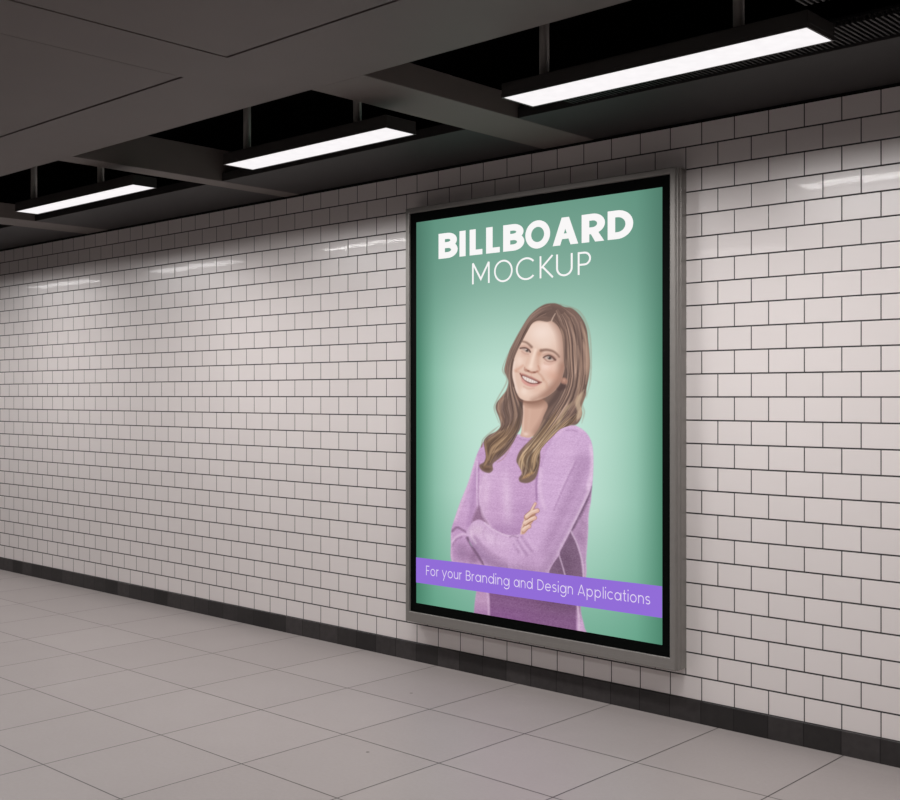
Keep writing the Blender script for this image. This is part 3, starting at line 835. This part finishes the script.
W.line([(538.4, 366), (539.6, 369.6), (538, 372)], (192, 142, 122), .7, .6, .6, .7, clip=fc)
W.line([(524.8, 367.4), (524.6, 370), (526.2, 371.4)], (170, 120, 104), .5, .5, .65, .6, clip=fc)
# cheeks folds
W.line([(515.6, 370.6), (519, 368.6), (522.8, 365.8)], (206, 150, 128), 1.2, .9, .55, 1.4, clip=fc)
W.line([(516.5, 371.5), (519.5, 372.3)], (190, 134, 114), .7, .7, .35, .9, clip=fc, smooth=False)
W.line([(538.6, 373), (541.6, 376), (543.6, 379.4)], (188, 138, 118), .8, .9, .5, 1.1, clip=fc)
W.line([(543.6, 380), (546.4, 383), (547, 387)], (196, 148, 126), 1.0, 1.2, .45, 1.4, clip=fc)
W.blob(543, 387, 3.4, 3, (230, 196, 174), .6, clip=fc)
# brows
W.line([(522.4, 341.4), (526.4, 342.5), (529.6, 344.9), (531.6, 347.0)], (134, 102, 90), .75, 1.25, .85, 1.0, clip=fc)
W.line([(541.2, 350.6), (546.6, 349.9), (552.8, 351.2), (557, 354.2), (559.2, 356.8)], (134, 102, 90), 1.4, .8, .85, 1.0, clip=fc)
# left eye
W.blob(526, 349.6, 5, 3, (206, 164, 148), .6, 25, clip=fc)
W.fill([(521.2, 348.6), (523.6, 348.3), (526.4, 348.8), (528.8, 350.6), (529.8, 352.2), (527.2, 352.2), (523.8, 350.6)], (186, 164, 156), .7, .8, clip=fc)
W.blob(527.2, 350.6, 1.6, 1.5, (100, 88, 84), .9, clip=fc, p=2)
W.blob(527.2, 350.5, .6, .7, (62, 50, 48), .85, clip=fc)
W.line([(520.4, 348.2), (523.2, 347.8), (526.2, 348.0), (529.0, 349.8), (530.4, 352)], (84, 58, 54), .7, .7, .9, .6, clip=fc)
W.line([(521.5, 346.4), (525, 345.8), (528.8, 347.6)], (196, 152, 138), .9, .9, .5, 1.0, clip=fc)
W.line([(522, 351.4), (525, 353.6), (528.6, 354.2)], (186, 142, 130), .6, .6, .6, .8, clip=fc)
W.blob(526.2, 349.5, .5, .5, (240, 238, 238), .8, clip=fc)
# right eye
W.blob(549, 356.6, 6, 3, (206, 164, 148), .55, 22, clip=fc)
W.fill([(544, 357.8), (546.4, 356.3), (549.6, 356.0), (552.2, 357.6), (554, 359.6), (551.4, 360.1), (547.4, 359.5)], (196, 178, 170), .7, .8, clip=fc)
W.blob(549.8, 357.9, 2.0, 1.7, (84, 74, 72), .95, clip=fc, p=2)
W.blob(549.8, 357.9, .8, .8, (54, 44, 44), .85, clip=fc)
W.line([(543.6, 357.5), (546.2, 355.9), (549.6, 355.4), (552.6, 357.0), (555.4, 359.9)], (80, 58, 54), .6, 1.0, .9, .7, clip=fc)
W.line([(543.8, 355.0), (548.6, 353.6), (553.4, 355.2), (556.8, 358)], (188, 146, 132), .9, .9, .55, 1.0, clip=fc)
W.line([(544.4, 358.6), (547.6, 361.2), (551.6, 361.6), (555, 360.4)], (160, 118, 108), .6, .7, .7, .7, clip=fc)
W.blob(553.5, 357.8, 2.6, 1.5, (140, 102, 92), .55, 40, clip=fc)
W.line([(544.6, 362.6), (549, 363.8), (554, 362.8), (557, 361)], (206, 162, 148), .8, .7, .5, 1.0, clip=fc)
W.line([(545, 364), (549.4, 364.6), (554, 362.6)], (216, 176, 160), .6, .6, .5, .9, clip=fc)
W.blob(548.8, 357.3, .5, .5, (236, 234, 232), .8, clip=fc)
# mouth
W.fill([(520, 373.4), (522.6, 373.2), (525.4, 374.2), (529.4, 376), (531.4, 376.2), (535, 378.2), (541.6, 382.4), (537.6, 385.4), (532, 386.4), (526.6, 385.2), (522.6, 381.4)], (202, 146, 136), .8, .85, clip=fc)
W.fill([(521.4, 375), (525, 375.8), (529.6, 377.8), (534.6, 379.8), (540.6, 382.6), (536.6, 384.2), (531, 384), (526.2, 382), (523, 379.2)], (112, 66, 62), .4, .92, clip=fc)
teeth = [(522.4, 375.9), (526, 376.9), (530, 378.6), (534.6, 380.6), (537.8, 382.4), (534.6, 383.1), (530.2, 382.5), (526.1, 380.6), (523.4, 378.4)]
W.fill(teeth, (243, 229, 222), .5, .95, clip=fc)
te = W.mask(teeth, .4)
for (x, y) in ((524.2, 377.6), (526.6, 379.2), (529.0, 380.4), (531.4, 381.4), (533.6, 382.2), (535.6, 382.8)):
    W.line([(x + .25, y - 1.6), (x - .25, y + 1.6)], (186, 160, 154), .2, .2, .75, .35, clip=te, smooth=False)
W.line([(523, 380.4), (526.4, 383.4), (531, 385.2), (536.4, 385)], (218, 158, 150), 1.3, 1.1, .8, .9, clip=fc)
W.line([(522.6, 374.6), (526, 375.4), (530, 377.2), (535, 379.4), (540, 382)], (150, 98, 90), .5, .5, .6, .6, clip=fc)
W.line([(520.2, 373.6), (521.2, 375), (522, 376.6)], (120, 70, 64), .5, .5, .8, .5, clip=fc)
W.line([(538.6, 382), (541.8, 382.2)], (134, 82, 74), .5, .4, .8, .5, clip=fc, smooth=False)
W.line([(524, 386.6), (528.6, 388.6), (534, 388)], (206, 162, 146), .8, .8, .6, .9, clip=fc)
W.line([(531.6, 374), (531.2, 375.8)], (214, 172, 156), .4, .4, .5, .6, clip=fc, smooth=False)

# ear and hair in front of the face edge
W.fill([(562, 378), (565.6, 378), (567.6, 380.6), (566.6, 384), (563.6, 384.6), (561, 382)], (176, 132, 116), .8, .9)
W.blob(564.2, 380.4, 1.4, 1.6, (206, 164, 146), .7)
W.fill([(562, 384), (566, 385), (566, 388), (560, 391), (557, 389)], (88, 70, 68), 1.2, .8)
front = [[(553, 320), (558.6, 327), (562.6, 337), (563.8, 350), (564.4, 362), (565.6, 376)], [(555, 317), (561, 326), (565, 337), (566, 352), (566.4, 364), (568.6, 379)],
         [(557, 314), (565, 327), (568, 340), (568.6, 354), (569, 368), (571, 382)]]
strands(front, 40, [H0, H1, H2, (114, 90, 82)], clip=None, seed=8)
strands([[(551, 319.4), (541, 319), (533, 322), (527.6, 330), (522.4, 340), (516.6, 351), (513, 362), (512, 374)], [(551, 316), (539, 316.6), (530, 323), (524.6, 332), (519.4, 343), (514.6, 353), (511, 364), (510.4, 376)]], 36, [H0, H1, (112, 88, 78)], seed=9)
W.line([(513.4, 360), (511.8, 368), (511.6, 377), (513.6, 386)], (92, 72, 66), .7, 1.0, .65, .7)
W.line([(517, 396), (521, 400.6), (528, 402.4), (536, 402), (545, 399)], (140, 102, 88), .7, .9, .6, .9)
# parting
W.line([(551.6, 321), (553.2, 317.4), (555.4, 313.6)], (206, 178, 162), .7, .4, .85, .5)

# faint uneven print haze, then settle the outline into the backdrop
a = np.clip(W.a, 0, 1)[:, None]
W.rgb = bgc * (1 - a) + W.rgb * a
person = to_mesh(W, 'printed_person', PY - 0.001, poster, keep=W.a)
person['label'] = 'printed smiling woman with long wavy brown hair and a lilac jumper, arms crossed'

# ---- violet band and lettering
def sheet_poly(name, polys, mat, y, parent, label=None):
    bm = bmesh.new()
    for p in polys:
        vs = [bm.verts.new((x - bo[0], y - bo[1], z - bo[2])) for x, z in p]
        bm.faces.new(vs)
    me = bpy.data.meshes.new(name)
    for f in bm.faces:
        if f.normal.y > 0: f.normal_flip()
    bm.to_mesh(me); bm.free(); me.materials.append(mat)
    o = bpy.data.objects.new(name, me); C.objects.link(o); o.parent = parent
    if label: o['label'] = label
    return o

sheet_poly('banner', [[(PX0, EYE - 1.053), (PX1, EYE - 1.041), (PX1, EYE - 0.892), (PX0, EYE - 0.911)]], M['ink_violet'], PY - 0.002, poster, 'violet band across the poster')

def arc(cx, cy, rx, ry, a0, a1, n=14):
    return [(cx + rx * math.cos(math.radians(a0 + (a1 - a0) * i / n)), cy + ry * math.sin(math.radians(a0 + (a1 - a0) * i / n))) for i in range(n + 1)]

def ribbon(pts, w, closed=False):
    """quads of constant width along a centre line, mitred"""
    P = [np.array(p, float) for p in pts]
    n = len(P); L, R = [], []
    for i in range(n):
        a = P[(i - 1) % n] if (closed or i > 0) else None
        b = P[(i + 1) % n] if (closed or i < n - 1) else None
        d0 = (P[i] - a) if a is not None else (b - P[i])
        d1 = (b - P[i]) if b is not None else d0
        d0 = d0 / (np.linalg.norm(d0) + 1e-9); d1 = d1 / (np.linalg.norm(d1) + 1e-9)
        t = d0 + d1; t = t / (np.linalg.norm(t) + 1e-9)
        nrm = np.array([-t[1], t[0]]); m = 1.0 / max(0.45, float(np.dot(nrm, np.array([-d0[1], d0[0]]))))
        L.append(P[i] + nrm * w / 2 * m); R.append(P[i] - nrm * w / 2 * m)
    out = []
    for i in range(n if closed else n - 1):
        j = (i + 1) % n
        out.append([tuple(L[i]), tuple(L[j]), tuple(R[j]), tuple(R[i])])
    return out

def glyph(ch, s):
    """polygons of a geometric sans letter; cap height 1, stroke s; returns (polys, width)"""
    h = s / 2
    o = []
    def bar(x0, y0, x1, y1): o.append([(x0, y0), (x1, y0), (x1, y1), (x0, y1)])
    XH = 0.73
    r = XH / 2
    if ch == 'B':
        w = .64
        bar(0, 0, s, 1)
        t = 1 - h; m = .52; b = h
        o.extend(ribbon([(s * .5, t), (w * .52, t)] + arc(w * .52, (t + m) / 2, w * .40 - h * .2, (t - m) / 2, 90, -90)[1:] + [(s * .5, m)], s))
        o.extend(ribbon([(s * .5, m), (w * .54, m)] + arc(w * .54, (m + b) / 2, w * .46 - h * .4, (m - b) / 2, 90, -90)[1:] + [(s * .5, b)], s))
    elif ch == 'I':
        w = s; bar(0, 0, s, 1)
    elif ch == 'L':
        w = .5; bar(0, 0, s, 1); bar(s, 0, w, s * .86)
    elif ch == 'O':
        w = 1.0; o.extend(ribbon(arc(.5, .5, .5 - h, .52 - h, 0, 360, 36)[:-1], s, True))
    elif ch == 'A':
        w = .9; k = s * 1.12
        o.append([(0, 0), (k, 0), (w / 2 + k * .48, 1), (w / 2 - k * .48, 1)])
        o.append([(w, 0), (w / 2 + k * .48, 1), (w / 2 - k * .48, 1), (w - k, 0)])
        bar(w * .25, .22, w * .75, .22 + s * .82)
    elif ch == 'R':
        w = .68; t = 1 - h; m = .40
        bar(0, 0, s, 1)
        o.extend(ribbon([(s * .5, t), (w * .5, t)] + arc(w * .5, (t + m) / 2, w * .44 - h * .3, (t - m) / 2, 90, -90)[1:] + [(s * .5, m)], s))
        o.append([(w * .34, m), (w * .34 + s * 1.05, m), (w + .02, 0), (w + .02 - s * 1.16, 0)])
    elif ch == 'D':
        w = .8; t = 1 - h
        bar(0, 0, s, 1)
        o.extend(ribbon([(s * .5, t), (w * .38, t)] + arc(w * .38, .5, w * .62 - h, .5 - h, 90, -90, 20)[1:] + [(s * .5, h)], s))
    elif ch == 'M':
        w = .92; bar(0, 0, s, 1); bar(w - s, 0, w, 1)
        o.extend(ribbon([(h, 1), (w / 2, .22), (w - h, 1)], s * 1.05))
    elif ch == 'C':
        w = .5 + (.5 - h) * .743 + h * .7; o.extend(ribbon(arc(.5, .5, .5 - h, .52 - h, 42, 318, 30), s))
    elif ch == 'K':
        w = .66; bar(0, 0, s, 1)
        o.extend(ribbon([(s, .46), (w - h, 1)], s)); o.extend(ribbon([(s * 1.6, .52), (w - h * .6, 0)], s))
    elif ch == 'U':
        w = .74; o.extend(ribbon([(h, 1), (h, .37)] + arc(w / 2, .37, w / 2 - h, .37 - h, 180, 360, 16)[1:] + [(w - h, 1)], s))
    elif ch == 'P':
        w = .6; t = 1 - h; m = .44
        bar(0, 0, s, 1)
        o.extend(ribbon([(s * .5, t), (w * .5, t)] + arc(w * .5, (t + m) / 2, w * .5 - h, (t - m) / 2, 90, -90)[1:] + [(s * .5, m)], s))
    elif ch == 'F':
        w = .5; bar(0, 0, s, 1); bar(s, 1 - s, w, 1); bar(s, .5 - h, w * .92, .5 + h)
    elif ch in 'oe':
        w = XH
        if ch == 'o': o.extend(ribbon(arc(r, r, r - h, r - h, 0, 360, 26)[:-1], s, True))
        else:
            o.extend(ribbon(arc(r, r, r - h, r - h, 0, 320, 24), s)); bar(h, r - h, XH - h, r + h)
    elif ch == 'c':
        w = XH * .88; o.extend(ribbon(arc(r, r, r - h, r - h, 45, 315, 22), s))
    elif ch in 'adgp':
        w = XH + h
        o.extend(ribbon(arc(r, r, r - h, r - h, 0, 360, 26)[:-1], s, True))
        if ch == 'a': bar(w - s, 0, w, XH)
        if ch == 'd': bar(w - s, 0, w, 1.06)
        if ch == 'p': bar(0, -.34, s, XH)
        if ch == 'g': o.extend(ribbon([(w - h, XH), (w - h, 0)] + arc(r + h * .5, 0, r - h * .5, .34 - h, 0, -150, 14)[1:], s))
    elif ch in 'nur':
        w = .62; q = w / 2 - h
        if ch == 'n': bar(0, 0, s, XH); o.extend(ribbon(arc(w / 2, XH - h - q, q, q, 180, 0, 14) + [(w - h, 0)], s))
        if ch == 'u': bar(w - s, 0, w, XH); o.extend(ribbon([(h, XH)] + arc(w / 2, h + q, q, q, 180, 360, 14), s))
        if ch == 'r': w = .32; bar(0, 0, s, XH); o.extend(ribbon(arc(w, XH - h - .3, .3, .3, 175, 90, 10), s))
    elif ch == 'i':
        w = s; bar(0, 0, s, XH); bar(-s * .15, .95, s * 1.15, .95 + s * 1.3)
    elif ch == 'l':
        w = s; bar(0, 0, s, 1.06)
    elif ch == 't':
        w = .36; bar(.12, .12, .12 + s, 1); bar(0, XH - s, w, XH)
        o.extend(ribbon(arc(.12 + h + .14, .14 + h * .2, .14, .14 - h * .8, 180, 270, 8) + [(w, h)], s))
    elif ch == 'y':
        w = .64; o.extend(ribbon([(0, XH), (w / 2, .06)], s)); o.extend(ribbon([(w, XH), (w / 2 - .17, -.34)], s))
    elif ch == 's':
        w = .52; q = (XH - s) / 4
        o.extend(ribbon(arc(w / 2, XH - h - q, w / 2 - h, q, 35, 270, 14) + arc(w / 2, h + q, w / 2 - h, q, 90, -145, 14)[1:], s))
    else:
        w = .3
    return o, w

def place(polys, w, x0, x1, z0, cap):
    k = (x1 - x0) / w
    return [[(x0 + x * k, z0 + z * cap) for x, z in p] for p in polys]

ps = []
for ch, x0, x1 in zip('BILLBOARD', (-4.356, -4.199, -4.125, -4.007, -3.888, -3.738, -3.560, -3.379, -3.223), (-4.227, -4.154, -4.033, -3.911, -3.759, -3.576, -3.400, -3.247, -3.075)):
    g, w = glyph(ch, .24 if ch != 'I' else .3)
    ps += place(g, w, x0, x1, EYE + 0.759, .139)
sheet_poly('headline', ps, M['ink_white'], PY - 0.003, poster, 'bold white headline')
ps = []
for ch, x0, x1 in zip('MOCKUP', (-4.107, -3.951, -3.801, -3.644, -3.538, -3.403), (-3.982, -3.823, -3.680, -3.555, -3.434, -3.322)):
    g, w = glyph(ch, .085)
    ps += place(g, w, x0, x1, EYE + 0.602, .113)
sheet_poly('subtitle', ps, M['ink_white'], PY - 0.003, poster, 'thin white second line')
ps = []
words = (('For', -4.452, -4.356), ('your', -4.328, -4.183), ('Branding', -4.152, -3.845), ('and', -3.815, -3.690), ('Design', -3.658, -3.433), ('Applications', -3.403, -2.980))
for word, x0, x1 in words:
    gs = [glyph(c, .088) for c in word]
    gap = .18
    tot = sum(g[1] for g in gs) + gap * (len(gs) - 1)
    k = (x1 - x0) / tot; x = x0
    for g, w in gs:
        z = EYE - 1.003 + (x + 4.452) * 0.0115
        ps += place(g, w, x, x + w * k, z, .054)
        x += (w + gap) * k
sheet_poly('tagline', ps, M['ink_soft_white'], PY - 0.003, poster, 'thin pale line of lettering on the violet band')


# ------------------------------------------------------------------ world, camera, view
w = bpy.data.worlds.new('world'); SC.world = w
w.use_nodes = True
bg = w.node_tree.nodes.get('Background') or w.node_tree.nodes.new('ShaderNodeBackground')
bg.inputs[0].default_value = (0.02, 0.02, 0.02, 1); bg.inputs[1].default_value = 0.3

cam_d = bpy.data.cameras.new('camera')
cam = bpy.data.objects.new('camera', cam_d); C.objects.link(cam)
cam.location = (0, 0, EYE)
cam.rotation_euler = (math.pi / 2, 0, YAW)
cam_d.sensor_fit = 'HORIZONTAL'; cam_d.sensor_width = 36.0
cam_d.lens = 36.0 * FPX / 900.0
cam_d.shift_y = -4.0 / 900.0
cam_d.clip_start = 0.05
SC.camera = cam

SC.view_settings.view_transform = 'Standard'
SC.view_settings.look = 'None'
SC.view_settings.exposure = EXPOSURE
SC.view_settings.gamma = 1.0
SC.view_settings.use_curve_mapping = False
SC.cycles.max_bounces = 8
SC.cycles.diffuse_bounces = 5
SC.cycles.sample_clamp_indirect = 6.0
